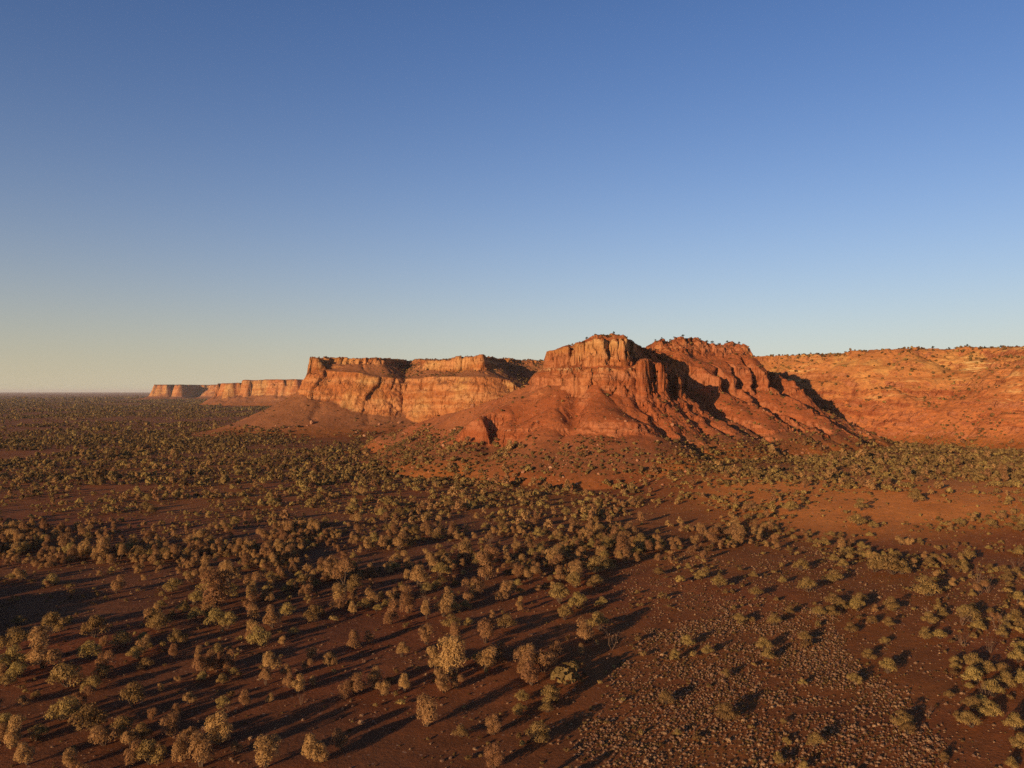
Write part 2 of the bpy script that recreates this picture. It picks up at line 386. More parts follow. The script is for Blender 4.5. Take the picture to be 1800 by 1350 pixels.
    b = n('BsdfPrincipled', i={'Base Color': c, 'Roughness': .95, 'Specular IOR Level': .08, 'Normal': bump.outputs[0]})
    o = n('OutputMaterial', i={0: b.outputs[0]})
    return m
M_TERR = terrain_material('red_rock_and_scree')
M_PLAIN = terrain_material('red_desert_soil', .5, rock=False)

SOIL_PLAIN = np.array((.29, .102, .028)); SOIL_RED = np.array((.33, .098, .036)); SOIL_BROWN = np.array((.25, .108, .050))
SOIL_ORANGE = np.array((.50, .205, .068)); SOIL_OCHRE = np.array((.60, .34, .11))
ROCK_RED = np.array((.37, .130, .058)); ROCK_OR = np.array((.44, .185, .072)); ROCK_YEL = np.array((.47, .245, .095))

def lerp(a, b, t): return a * (1 - t[:, None]) + b * t[:, None]

def soil_rgb(x, y, z):
    n1 = fbm(x, y, 45, 4, 301); n2 = fbm(x, y, 14, 3, 305)
    c = np.tile(SOIL_PLAIN, (len(x), 1))
    c = lerp(c, np.array((.185, .072, .032)), sst(35, -25, x + 25 * n1) * sst(330, 250, y) * .85)     # left foreground dimmed in the soil colour, for vignetting and shade
    c = lerp(c, SOIL_RED * .8, sst(-.1, .5, n1) * .6)
    fan = plain(x, y) * sst(30, 90, x); z = np.maximum(z - fan, 0)
    hill = sst(1.0, 12, z + 3 * n2)
    far = sst(640, 800, y)
    right = sst(205, 240, x + 8 * n2) 
    base = lerp(np.tile(SOIL_RED, (len(x), 1)), SOIL_BROWN, sst(-.2, .4, n1) * .45)
    base = lerp(base, SOIL_BROWN, far * .8)
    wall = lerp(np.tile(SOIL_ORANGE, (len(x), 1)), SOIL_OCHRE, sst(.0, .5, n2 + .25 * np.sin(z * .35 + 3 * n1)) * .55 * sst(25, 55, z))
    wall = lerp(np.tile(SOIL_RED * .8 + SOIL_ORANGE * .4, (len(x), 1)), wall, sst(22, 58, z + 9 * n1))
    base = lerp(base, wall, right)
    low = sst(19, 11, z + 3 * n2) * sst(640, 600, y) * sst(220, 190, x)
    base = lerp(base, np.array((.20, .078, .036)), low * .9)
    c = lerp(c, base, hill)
    # red bare sand below the wall on the right
    rx = sst(60, 110, x) * sst(235, 270, y) * sst(420, 340, y)
    c = lerp(c, np.array((.62, .225, .056)), rx * (1 - hill) * .95)
    return np.concatenate([c, (right * hill * sst(800, 700, y))[:, None]], 1)

def rock_rgb(x, y, z):
    n1 = fbm(x, y, 25, 3, 311)
    far = sst(640, 800, y)
    c = lerp(np.tile(ROCK_RED, (len(x), 1)), ROCK_OR, sst(-.3, .4, n1) * .6)
    c = lerp(c, ROCK_RED * 1.02, sst(44, 38, z) * (1 - far))
    c = lerp(c, lerp(np.tile(ROCK_OR, (len(x), 1)), ROCK_YEL, sst(-.1, .5, n1)), far)
    up = sst(54, 58, z) * sst(420, 440, y) * (1 - far) * sst(90, 70, x)
    c = lerp(c, ROCK_OR, up * .5)
    c = lerp(c, ROCK_YEL * 1.05, up * sst(66, 72, z + 3 * fbm(x, y, 9, 2, 315)) * sst(78.5, 76, z) * .8)
    c = lerp(c, ROCK_RED * np.array((.8, .72, .7)), up * sst(37, 33, x) * sst(70, 67, z) * .6)
    pale = np.exp(-((z - 58.3 - .5 * fbm(x, y, 12, 2, 317)) / .55) ** 2) * sst(-.25, .15, fbm(x, y, 7, 2, 319)) * (1 - far) * sst(74, 70, x)
    c = lerp(c, np.array((.66, .46, .24)), pale * .85)
    return c

# ------------------------------------------------------------------ terrain meshes
gx = spaced((-430, -245, 2.2), (-245, -30, .9), (-30, 212, .5), (212, 420, 1.), (420, 640, 4))
gy = spaced((300, 385, 1.), (385, 600, .5), (600, 830, 1.6), (830, 968, .8), (968, 1500, 10))

def build_hills():
    X, Y = np.meshgrid(gx, gy); x = X.ravel(); y = Y.ravel()
    H = height(x, y)
    Z = H.reshape(X.shape)
    gz_y, gz_x = np.gradient(Z, gy, gx)
    slope = np.hypot(gz_x, gz_y)
    k = sst(.8, 1.6, slope).ravel()
    H = H + (terrace(H, x, y) - H) * np.maximum(k, .75 * sst(205, 235, x) * sst(800, 780, y) * sst(8, 20, H) * sst(-.3, .3, fbm(x, y, 45, 3, 111)))
    Z = H.reshape(X.shape)
    gz_y, gz_x = np.gradient(Z, gy, gx); slope = np.hypot(gz_x, gz_y)
    kk = sst(.9, 2.0, slope)
    nx = -gz_x / (slope + 1e-3); ny = -gz_y / (slope + 1e-3)
    t = .35 * Z * np.sign(vn(X / 60, Y / 60, 409))
    c1, e1 = vor(X + t + 2 * vn(X / 6, Z / 6, 410), Y * .5 + Z * .1, 19, 411); c2, e2 = vor(X + t, Y * .6 + Z * .15, 7, 415)
    far = sst(640, 800, Y)
    bed = 1.2 * vn(Z / 2.7 + .15 * vn(X / 20, Y / 20, 421), Z * 0 + 3.3, 422) + .6 * vn(Z / 1.1, X / 40, 423)
    disp = (1 - .3 * far) * bed + far * (3.4 * c1 + 1.1 * c2 - 1.8 * sst(.1, 0, e1)) + (1 - far) * (.6 * c2 - .7 * sst(.12, 0, e2)) + 1.1 * vn((X + Y * .6) / 3.1, Z / 2.3, 401) + .6 * vn((X - Y * .5) / 1.4, Z / 1.2, 402)
    X2 = X + nx * disp * kk * .9; Y2 = Y + ny * disp * kk * .9
    V = np.stack([X2.ravel(), Y2.ravel(), H], 1)
    ny_, nx_ = X.shape
    idx = np.arange(nx_ * ny_).reshape(ny_, nx_)
    F = np.stack([idx[:-1, :-1], idx[:-1, 1:], idx[1:, 1:], idx[1:, :-1]], -1).reshape(-1, 4)
    keep = H[F].max(1) > -.6
    F = F[keep]
    cx = x[F].mean(1); cy = y[F].mean(1)
    global HG
    HG = Z
    part = np.where(cy > 655 + .0 * cx, 1, 0); part = np.where((cx > 204) & (cy < 800), 2, part)
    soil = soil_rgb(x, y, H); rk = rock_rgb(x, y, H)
    for p, nm, lab in ((0, 'butte', 'red sandstone butte with a cliffed summit, scree cones and ribbed flank'),
                       (1, 'cliffs', 'long flat-topped orange cliffs standing behind the butte'),
                       (2, 'hillside', 'open orange slope with pale rock beds below the plateau edge')):
        f = F[part == p]; used = np.unique(f); re = np.full(len(V), -1, np.int32); re[used] = np.arange(len(used))
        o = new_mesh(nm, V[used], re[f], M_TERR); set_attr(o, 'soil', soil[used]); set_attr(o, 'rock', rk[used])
        tag(o, lab, 'hills', kind='structure')
build_hills()

def build_mesa(name, P, x0, x1, y0, y1, st, lab):
    gx = np.arange(x0, x1, st).astype(np.float32); gy = np.arange(y0, y1, st).astype(np.float32)
    X, Y = np.meshgrid(gx, gy); x = X.ravel(); y = Y.ravel()
    d = poly_sd(P, x, y)
    n = fbm(x, y, 160, 4, 501) * 20 + 9 * (1 - np.abs(vn(x / 70, y / 70, 505))) ** 6 + 7 * vor(x, y, 26, 507)[0] + 4 * vn(x / 11, y / 11, 509)
    d = d + n * np.exp(-np.maximum(d - 15, 0) / 30)
    zt, zc, wc, L = idw(P, (2, 3, 4, 5), x, y, 400.)
    q = np.clip(d / wc, 0, 1); e = np.clip(1 - (d - wc) / L, 0, 1)
    H = np.where(d > wc, -1 + (zc + 1) * e ** 1.5 - np.maximum(d - wc - L, 0) * .1, zt - (zt - zc) * q ** .9)
    H = H + 1.5 * fbm(x, y, 30, 3, 511)
    idx = np.arange(len(x)).reshape(X.shape)
    F = np.stack([idx[:-1, :-1], idx[:-1, 1:], idx[1:, 1:], idx[1:, :-1]], -1).reshape(-1, 4)
    F = F[H[F].max(1) > -.6]; used = np.unique(F); re = np.full(len(x), -1, np.int32); re[used] = np.arange(len(used))
    o = new_mesh(name, np.stack([x, y, H], 1)[used], re[F], M_TERR)
    set_attr(o, 'soil', soil_rgb(x, y, H)[used]); set_attr(o, 'rock', rock_rgb(x, y, H)[used])
    tag(o, lab, 'hills', kind='structure')
build_mesa('mesa', [(-965,2640,71,30,14,60), (-920,2590,71,30,14,60), (-876,2600,72,30,14,60), (-862,2570,83,34,16,60), (-780,2560,83,34,16,60), (-700,2540,83,34,16,60),
    (-560,2500,83,34,16,60), (-400,2500,83,34,16,60), (-400,3000,83,34,16,60), (-1000,3000,71,30,14,60)], -1100, -420, 2440, 2950, 3.2, 'distant flat-topped orange cliff stepping down to the plain')
build_mesa('mesa', [(-2010,4560,83,16,40,90), (-1990,4470,83,16,30,90), (-1930,4470,83,16,30,90), (-1905,4650,83,16,30,90), (-1885,4660,83,16,30,90), (-1872,4490,83,16,30,90), (-1852,4480,83,16,30,90),
    (-1830,4700,83,16,30,90), (-1760,4720,83,16,60,90), (-1710,4560,83,16,60,90), (-1640,4480,83,16,60,90), (-1500,4480,83,16,60,90), (-1400,4480,83,16,60,90), (-1400,5200,83,16,30,90), (-2040,5200,83,16,30,90)],
    -2200, -1420, 4300, 5150, 5, 'farthest mesa on the horizon with two shadowed alcoves')

def build_ground():
    a = spaced((-40000, -8000, 4000), (-8000, -1500, 300), (-1500, -400, 50), (-400, -160, 8), (-160, 180, 1.6), (180, 500, 6), (500, 1500, 60), (1500, 8000, 400), (8000, 40000, 4000))
    b = spaced((-300, 60, 20), (60, 340, 1.6), (340, 700, 6), (700, 2500, 40), (2500, 12000, 300), (12000, 42000, 5000))
    X, Y = np.meshgrid(a, b); x = X.ravel(); y = Y.ravel(); z = plain(x, y)
    idx = np.arange(len(x)).reshape(X.shape)
    F = np.stack([idx[:-1, :-1], idx[:-1, 1:], idx[1:, 1:], idx[1:, :-1]], -1).reshape(-1, 4)
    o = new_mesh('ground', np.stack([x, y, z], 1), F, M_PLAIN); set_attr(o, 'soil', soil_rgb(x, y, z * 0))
    tag(o, 'flat red desert plain reaching the horizon', 'ground', kind='structure')
build_ground()

# ------------------------------------------------------------------ vegetation
def hill_z(x, y):
    x = np.atleast_1d(np.asarray(x, np.float32)); y = np.atleast_1d(np.asarray(y, np.float32))
    i = np.clip(np.searchsorted(gx, x) - 1, 0, len(gx) - 2); j = np.clip(np.searchsorted(gy, y) - 1, 0, len(gy) - 2)
    u = np.clip((x - gx[i]) / (gx[i + 1] - gx[i]), 0, 1); v = np.clip((y - gy[j]) / (gy[j + 1] - gy[j]), 0, 1)
    h = (HG[j, i] * (1 - u) + HG[j, i + 1] * u) * (1 - v) + (HG[j + 1, i] * (1 - u) + HG[j + 1, i + 1] * u) * v
    inside = (x > gx[0]) & (x < gx[-1]) & (y > gy[0]) & (y < gy[-1])
    return np.maximum(np.where(inside, h, -9), plain(x, y))

def leaf_material(name, col, var=.25, trans=.35):
    m, t = mat_new(name); n = N(t)
    r = n('ObjectInfo').outputs['Random']
    hsv = n('HueSaturation', i={'Hue': n.math('ADD', .487, n.math('MULTIPLY', r, .026)), 'Saturation': 1., 'Value': n.math('ADD', 1 - var, n.math('MULTIPLY', r, 2 * var)), 'Color': (*col, 1)})
    nz = n.noise(n('TexCoord').outputs['Object'], 1.4, 2, .6)
    c = n.mix(n.rng(nz, .4, .65), hsv.outputs[0], n.mix(1., hsv.outputs[0], (.62, .6, .6), 'MULTIPLY'))
    d = n('BsdfDiffuse', i={0: c}); tr = n('BsdfTranslucent', i={0: c})
    mx = n('MixShader', i={0: trans, 1: d.outputs[0], 2: tr.outputs[0]})
    n('OutputMaterial', i={0: mx.outputs[0]})
    return m
M_OLIVE = leaf_material('olive_leaves', (.36, .235, .088))
M_RUSSET = leaf_material('russet_leaves', (.43, .240, .105))
M_DARK = leaf_material('dark_shrub_leaves', (.22, .135, .056))
M_STRAW = leaf_material('dry_tussock_grass', (.46, .275, .165), .25)
def bark_material(name, col):
    m, t = mat_new(name); n = N(t)
    nz = n.noise(n('TexCoord').outputs['Object'], 6., 4, .6)
    c = n.mix(nz, tuple(q * .6 for q in col), tuple(min(1, q * 1.3) for q in col))
    b = n('BsdfPrincipled', i={'Base Color': c, 'Roughness': .9, 'Specular IOR Level': .1}); n('OutputMaterial', i={0: b.outputs[0]})
    return m
M_BARK = bark_material('dark_bark', (.10, .065, .045)); M_PALE = bark_material('pale_dead_wood', (.17, .105, .07))

def leaf_quads(P, Nrm, size, r, asp=1.):
    """small faces at the points P, turned roughly along Nrm"""
    n = len(P)
    q = Nrm + r.normal(0, .36, (n, 3)); q /= np.linalg.norm(q, axis=1)[:, None]
    a = np.cross(q, r.normal(0, 1, (n, 3))); a /= np.linalg.norm(a, axis=1)[:, None] + 1e-9
    b = np.cross(q, a)
    sz = size * r.uniform(.6, 1.35, n)[:, None]
    a = a * sz * asp; b = b * sz / asp
    V = np.stack([P - a * .5 - b * .35, P + a * .5 - b * .25, P + a * .35 + b * .5, P - a * .45 + b * .4], 1).reshape(-1, 3)
    return V, np.arange(4 * n).reshape(n, 4)

def crown_geo(lobes, n, size, seed, asp=1., up=.25):
    r = np.random.default_rng(seed)
    wts = np.array([l[3] * l[4] for l in lobes]); wts = wts / wts.sum()
    P, Q = [], []
    for l, k in zip(lobes, np.round(wts * n).astype(int)):
        d = r.normal(0, 1, (k, 3)); d /= np.linalg.norm(d, axis=1)[:, None]
        d[:, 2] = np.where(d[:, 2] < -.35, -d[:, 2], d[:, 2])
        rad = r.uniform(.55, 1., k) ** .6 * (1 + .16 * np.sin(5 * d[:, 0] + seed) * np.cos(6 * d[:, 1]))
        P.append(np.array(l[:3]) + d * rad[:, None] * np.array((l[3], l[3], l[4]))); Q.append(d + np.array((0, 0, up)))
    return leaf_quads(np.concatenate(P), np.concatenate(Q), size, r, asp)

def tube(pts, r0, r1, k=5):
    pts = np.asarray(pts, float); n = len(pts); V = []; F = []
    for i, p in enumerate(pts):
        t = pts[min(i + 1, n - 1)] - pts[max(i - 1, 0)]; t /= np.linalg.norm(t) + 1e-9
        a = np.cross(t, (.3, .9, .1)); a /= np.linalg.norm(a) + 1e-9; b = np.cross(t, a)
        rr = r0 + (r1 - r0) * i / (n - 1)
        for j in range(k): V.append(p + rr * (cos(2 * pi * j / k) * a + sin(2 * pi * j / k) * b))
    for i in range(n - 1):
        for j in range(k): F.append((i * k + j, i * k + (j + 1) % k, (i + 1) * k + (j + 1) % k, (i + 1) * k + j))
    return np.array(V), np.array(F)

def merge(gs):
    V, F, o = [], [], 0
    for v, f in gs: V.append(v); F.append(f + o); o += len(v)
    return np.concatenate(V), np.concatenate(F)

def limb(r, a, b, bend=.15, k=4):
    a = np.array(a, float); b = np.array(b, float); L = np.linalg.norm(b - a)
    return [a + (b - a) * t + (r.normal(0, bend * L * .3, 3) if 0 < t < 1 else 0) for t in np.linspace(0, 1, k)]

def mulga_geo(seed, n=2300, size=.135):
    """unit: metres, crown about 4 across and 3.4 high"""
    r = np.random.default_rng(seed); lobes = []; tr = []
    k = r.integers(5, 9)
    lean = r.normal(0, .25, 2)
    for i in range(k):
        a = 2 * pi * i / k + r.uniform(-.4, .4); d = r.uniform(.7, 1.35) if i else .2
        lobes.append((cos(a) * d + lean[0], sin(a) * d + lean[1], r.uniform(1.0, 1.9) - .3 * d, r.uniform(.7, 1.05), r.uniform(.55, .85)))
    lobes.append((lean[0] * 1.2, lean[1] * 1.2, 2.1, 1.0, .75))
    for l in lobes: tr.append(tube(limb(r, (r.normal(0, .08), r.normal(0, .08), -.15), (l[0] * .9, l[1] * .9, l[2])), .085, .025))
    return crown_geo(lobes, n, size, seed), merge(tr)

def wattle_geo(seed, n=2600, size=.115):
    """feathery upright crown"""
    r = np.random.default_rng(seed); lobes = []; tr = []
    k = r.integers(5, 9)
    for i in range(k):
        a = r.uniform(0, 2 * pi); d = r.uniform(.2, 1.0)
        lobes.append((cos(a) * d, sin(a) * d, r.uniform(.5, 2.3), r.uniform(.55, .85), r.uniform(.65, .95)))
    for l in lobes: tr.append(tube(limb(r, (r.normal(0, .1), r.normal(0, .1), -.15), (l[0] * .9, l[1] * .9, l[2])), .07, .02))
    return crown_geo(lobes, n, size, seed, 1.7, .5), merge(tr)

def gum_geo(seed, n=420, size=.3):
    r = np.random.default_rng(seed); lobes = []; tr = []
    h = r.uniform(1.3, 1.9); tr.append(tube(limb(r, (0, 0, -.2), (r.normal(0, .15), r.normal(0, .15), h)), .14, .06))
    for i in range(r.integers(4, 7)):
        a = r.uniform(0, 2 * pi); d = r.uniform(.3, 1.2)
        l = (cos(a) * d, sin(a) * d, h + r.uniform(-.2, .7), r.uniform(.6, 1.), r.uniform(.4, .65)); lobes.append(l)
        tr.append(tube(limb(r, (0, 0, h * .75), l[:3]), .06, .02))
    return crown_geo(lobes, n, size, seed), merge(tr)

def shrub_geo(seed, n=130, size=.5):
    """low rounded bush, about 2 across"""
    r = np.random.default_rng(seed); lobes = []
    for i in range(r.integers(3, 6)):
        a = r.uniform(0, 2 * pi); d = r.uniform(.0, .55)
        lobes.append((cos(a) * d, sin(a) * d, r.uniform(.3, .75), r.uniform(.45, .7), r.uniform(.35, .55)))
    return crown_geo(lobes, n, size, seed)

def tussock_geo(seed, n=80):
    """rounded hummock of dry grass, about 1 across"""
    r = np.random.default_rng(seed)
    return crown_geo([(0, 0, .05, .46, .30), (r.uniform(-.15, .15), r.uniform(-.15, .15), .08, .34, .34)], n, .17, seed, 1.5, .4)

def dead_geo(seed):
    r = np.random.default_rng(seed); tr = []
    for i in range(r.integers(4, 7)):
        a = r.uniform(0, 2 * pi); tip = np.array((cos(a) * r.uniform(.6, 1.5), sin(a) * r.uniform(.6, 1.5), r.uniform(1.6, 2.9)))
        p = limb(r, (0, 0, -.15), tip, .2, 5); tr.append(tube(p, .05, .014, 4))
        for q in range(4):
            b = p[r.integers(2, 5)]; tr.append(tube(limb(r, b, b + r.normal(0, .45, 3) + np.array((0, 0, .45)), .2, 3), .02, .008, 4))
    return merge(tr)

def boulder_geo(seed):
    r = np.random.default_rng(seed)
    import bmesh
    bm = bmesh.new(); bmesh.ops.create_icosphere(bm, subdivisions=3, radius=.5)
    V = np.array([v.co[:] for v in bm.verts]); F = np.array([[v.index for v in f.verts] for f in bm.faces]); bm.free()
    for k in range(9):                                   # split planes give it faces and edges
        q = r.normal(0, 1, 3); q /= np.linalg.norm(q); h = r.uniform(.24, .42)
        e = V @ q - h; V = V - np.where(e > 0, e, 0)[:, None] * q * .92
    V = V * r.uniform(.75, 1.2, 3) * np.array((1, 1, .8)); V += .018 * r.normal(0, 1, V.shape)
    return V, F

# ---- where things grow: zones drawn in the photograph, used only to decide what grows on which patch of ground
def to_px(x, y, z): return 900 + x / y * FPX, HOR - (z - CAM_H) / y * FPX
def ground_at(px, py):
    y = CAM_H * FPX / (py - HOR); return at(px, y), y
def in_poly(P, x, y): return poly_sd(P, x, y) < 0
# zone: outline, trees per 100 m2 (mulga, wattle), tussocks per 100 m2
ZONES = [
    ([(700,812),(900,800),(1200,815),(1330,840),(1180,880),(960,905),(760,890)], 1.7, .5, 8.),
    ([(0,860),(700,858),(760,895),(420,925),(0,925)], .9, .25, 1.),
    ([(0,925),(480,930),(720,950),(720,1010),(330,1003),(0,985)], 1.2, 5.5, 0),
    ([(0,985),(330,1000),(330,1050),(130,1085),(0,1105)], .2, .3, 9.),
    ([(330,960),(750,890),(1120,880),(1350,900),(1320,955),(1090,990),(1000,1070),(620,1090),(350,1050)], 1.5, 2.0, 0),
    ([(1420,775),(1800,815),(1800,870),(1560,858),(1390,880),(1345,960),(1180,965),(1050,930),(1200,850)], 4.2, .7, 0),
    ([(1340,925),(1500,938),(1650,915),(1800,885),(1800,1010),(1640,1012),(1560,985),(1420,962),(1330,955)], 3.2, .4, .5),
    ([(1370,900),(1560,862),(1765,868),(1700,915),(1500,932)], .22, 0, 1.),
    ([(1110,985),(1300,957),(1560,985),(1440,1060),(1290,1050),(1150,1110),(1050,1120)], .4, .06, 70.),
    ([(1020,1350),(1055,1210),(1160,1110),(1300,1040),(1420,1065),(1500,1150),(1620,1250),(1690,1360)], .5, .05, 300.),
    ([(1420,1040),(1640,1012),(1800,1005),(1800,1360),(1690,1360),(1500,1150)], 1.7, .1, 60.),
    ([(0,1080),(620,1080),(700,1360),(0,1360)], 1.1, 1.5, 16.),
    ([(620,1080),(1060,1070),(1055,1210),(1020,1360),(700,1360)], .3, .7, 14.),
]
# single trees of the foreground: crown centre and width in the photograph
HAND_M = [(33,1089,22),(98,1096,41),(170,1105,41),(278,1093,37),(378,1083,40),(346,1083,26),(222,1122,37),(315,1122,30),(459,1120,37),(504,1072,26),(548,1080,33),(302,1026,32),(26,1126,48),
 (122,1183,55),(170,1198,37),(111,1243,52),(167,1261,55),(233,1224,44),(256,1165,26),(394,1194,22),(407,1033,36),(370,1031,37),(159,1144,37),(244,1146,30),(15,1268,37),(218,1276,40),(255,1287,33),
 (322,1068,26),(41,1178,30),(267,1320,50),(811,1283,25),(968,1220,38),(948,1280,44),(1005,1172,23),(985,1044,40),(1013,1020,30),(1046,991,38),(1068,993,26),(992,1076,30),(798,1091,30),(887,1091,30),
 (694,994,19),(1157,1004,16),(920,1222,24),(672,1046,16),(822,1094,16),(1159,1004,14),(1407,992,25),(1535,992,34),(1568,992,44),(1583,998,28),(1631,1031,42),(1698,978,26),(1465,1052,26),(1513,1052,23),
 (1480,1063,20),(1461,1074,23),(1563,1094,19),(1635,1087,26),(1557,1124,16),(1496,1100,23),(1650,1113,23),(1705,1080,35),(1705,1231,30),(1742,1242,35),(1731,1170,27),(1757,1170,24),(1767,1194,31),
 (1742,1209,31),(1703,1202,16),(1668,1218,16),(1680,1254,16),(1589,1261,34),(1776,1339,22),(1657,1328,18),(1787,1150,31),(1791,1098,23),(1791,1181,16),(1676,1157,19),(1676,1166,18),(1624,1113,23),
 (1524,1146,23),(1780,1265,34),(1787,1298,34),(1557,1168,30), (1592,1278,24), (1460,1010,30), (1228,1010,22), (1262,1022,26), (1330,1040,24), (1420,1030,28), (1300,1085,22), (1345,1130,26), (1240,1140,20), (1185,1150,20), (1500,1190,24), (1440,1075,24),(1409,1196,15),(1376,1265,12),(1192,1285,15),(1381,1298,16),(1409,1342,16),(1274,1183,16),(1361,1089,23),(1350,1146,23),(1387,903,24),(1605,900,24),(1513,907,24),(1509,922,28)]
HAND_W = [(448,1080,30),(476,1168,40),(507,1183,26),(522,1205,34),(541,1172,22),(581,1161,26),(333,1228,26),(311,1250,23),(433,1231,34),(474,1228,19),(335,1290,30),(385,1287,52),(355,1324,55),(470,1324,55),
 (555,1316,48),(185,1290,44),(52,1324,44),(126,1335,33),(415,1316,26),(230,1327,44),(270,1257,19),(363,994,37),(403,1009,44),(444,1024,33),(605,1298,41),(752,1255,48),(767,1157,41),(780,1202,33),(660,1193,36),
 (673,1210,26),(711,1202,30),(607,1217,26),(654,1120,26),(580,1161,26),(855,1113,40),(924,1172,44),(954,1157,55),(928,1150,40),(935,1185,44),(976,1139,30),(1020,1146,22),(735,1013,44),(750,1076,30),(687,1080,40),
 (717,1061,40),(605,1009,50),(657,1050,30),(787,1050,30),(857,998,50),(824,1051,26),(883,1042,33),(931,1009,26),(976,987,30),(913,1057,19),(798,1116,33),(750,1120,30),(705,1142,30),(802,1198,26),(565,1324,33)]
HAND_DEAD = [(1689,1087,34),(1750,1094,40),(1691,1124,30),(1739,1135,30),(1633,1030,36),(1735,1030,34),(1785,991,30),(1726,1215,30),(1717,1013,34),(1628,1248,26),(750,1050,24),(1075,1124,40),(404,1243,22),(530,1228,26),(860,950,26)]

def scatter(x0, x1, y0, y1, step, r):
    X, Y = np.meshgrid(np.arange(x0, x1, step), np.arange(y0, y1, step))
    return X.ravel() + r.uniform(0, step, X.size), Y.ravel() + r.uniform(0, step, X.size)

pts = []        # kind, x, y, z, width, spread
def put(kind, x, y, wd, far=False):
    z = hill_z(x, y)
    for a in zip(np.full(len(z), kind), np.atleast_1d(x), np.atleast_1d(y), z, np.atleast_1d(wd)): pts.append(a)
KIND = {'mulga': 0, 'wattle': 1, 'shrub': 2, 'tussock': 3}

def grow():
    r = np.random.default_rng(21)
    hx, hy, hw = [], [], []
    for kind, L in (('mulga', HAND_M), ('wattle', HAND_W)):
        a = np.array(L, float); y = CAM_H * FPX / (a[:, 1] + a[:, 2] * .42 - HOR); x = (a[:, 0] - 900) / FPX * y; wd = a[:, 2] / FPX * y * (1.22 if kind == 'mulga' else 1.12)
        put(KIND[kind], x, y, wd); hx.append(x); hy.append(y); hw.append(wd)
    hx = np.concatenate(hx); hy = np.concatenate(hy); hw = np.concatenate(hw)
    def free(x, y, k=.75):
        ok = np.ones(len(x), bool)
        for a, b, c in zip(hx, hy, hw): ok &= np.hypot(x - a, y - b) > k * c
        return ok
    # the plain in front of the hills, zone by zone
    x, y = scatter(-330, 560, 92, 620, 2.2, r); z = hill_z(x, y)
    px, py = to_px(x, y, plain(x, y)); vis = (np.abs(px - 900) < 1180) & (z < 16)
    x, y, px, py, z = x[vis], y[vis], px[vis], py[vis], z[vis]
    clump = fbm(x, y, 16, 2, 601); cl2 = fbm(x, y, 6, 2, 605)
    px, py = px + 38 * fbm(x, y, 14, 2, 651), py + 22 * fbm(x, y, 14, 2, 655)
    px = np.clip(px, 3, 1797); py = np.minimum(py, 1345)
    m = np.zeros(len(x)); wt = np.zeros(len(x)); done = np.zeros(len(x), bool)
    for P, dm, dw, dt in ZONES:
        q = in_poly(P, px.astype(np.float32), py.astype(np.float32)) & ~done; m[q] = dm; wt[q] = dw; done |= q
    other = ~done; m[other] = .75; wt[other] = .25
    k = np.clip(1 + 2.2 * clump + 1.4 * cl2, .05, 3)
    u = r.uniform(0, 1, len(x)); dz = np.where(y < 190, 1.25, 1.75); pm = m * k * .0484 * dz; pw = wt * k * .0484 * dz
    f = free(x, y) & ((py < 1085) | (px > 1300) | (r.uniform(0, 1, len(x)) < .8))
    a = (u < pm) & f; b = (u >= pm) & (u < pm + pw) & f
    big = np.where(y < 190, 1.0, np.where(y < 260, .86, .74)) * r.choice([.62, .85, 1.05, 1.25], len(x))
    put(0, x[a], y[a], np.minimum(r.lognormal(math.log(2.5), .42, a.sum()) * big[a], 4.6) * np.where(px[a] > 1150, .8, 1.)); put(1, x[b], y[b], r.lognormal(math.log(3.), .32, b.sum()) * big[b])
    # low bushes everywhere between
    c = (r.uniform(0, 1, len(x)) < .17 * k * np.where(py < 1000, 1.3, .8) * np.where(m < .3, .9, 1)) & free(x, y, .6) & ~a & ~b
    put(2, x[c], y[c], r.lognormal(math.log(.95), .45, c.sum()))
    # tussocks
    x, y = scatter(-130, 190, 92, 330, .5, r); px, py = to_px(x, y, plain(x, y)); vis = np.abs(px - 900) < 1100; x, y, px, py = x[vis], y[vis], px[vis], py[vis]
    px, py = px + 55 * fbm(x, y, 12, 3, 661), py + 45 * fbm(x, y, 12, 3, 665)
    px = np.clip(px, 3, 1797); py = np.minimum(py, 1345)
    t = np.zeros(len(x)); done = np.zeros(len(x), bool)
    for P, dm, dw, dt in ZONES:
        q = in_poly(P, px.astype(np.float32), py.astype(np.float32)) & ~done; t[q] = dt; done |= q
    t[~done] = 10; t = np.maximum(t, 20)
    k = np.clip(1 + 1.5 * fbm(x, y, 7, 3, 611), .1, 2.)
    q = r.uniform(0, 1, len(x)) < t * k * .0025
    put(3, x[q], y[q], r.lognormal(math.log(.34), .34, q.sum()))
    # the grove left of the view whose shadow falls across the plain
    x = r.uniform(-170, -100, 170); y = 150 + (x + 150) * -.35 + r.uniform(-22, 30, 170); px, _ = to_px(x, y, 0); g = px < -35
    put(0, x[g], y[g], r.uniform(5, 8.5, g.sum()))
    # hills: bushes by slope and place
    x, y = scatter(-420, 640, 330, 1010, 2.6, r); z = hill_z(x, y)
    px, py = to_px(x, y, z); vis = (np.abs(px - 900) < 1100) & (z > 5); x, y, z, px = x[vis], y[vis], z[vis], px[vis]
    sl = np.hypot(hill_z(x + 1, y) - z, hill_z(x, y + 1) - z)
    k = np.clip(1 + 2.4 * fbm(x, y, 22, 3, 621), .03, 3)
    dn = np.full(len(x), .02)
    dn = np.where((y < 640) & (x > 82) & (x < 250) & (z < 52), .24, dn)          # ribbed flank
    dn = np.where((y < 640) & (z < 22), .50, dn)                                     # apron
    dn = np.where((x > 200) & (y < 800) & (z > 12), .16 + .2 * (z > 74), dn)      # open slope on the right
    dn = np.where((y > 860) & (x > -150) & (z > 46) & (z < 81) & (sl < 1.1), .42, dn)    # shaded bowls
    dn = np.where((z > 77), .26, dn)
    dn = np.where((y > 790) & (z < 30), .06, dn)
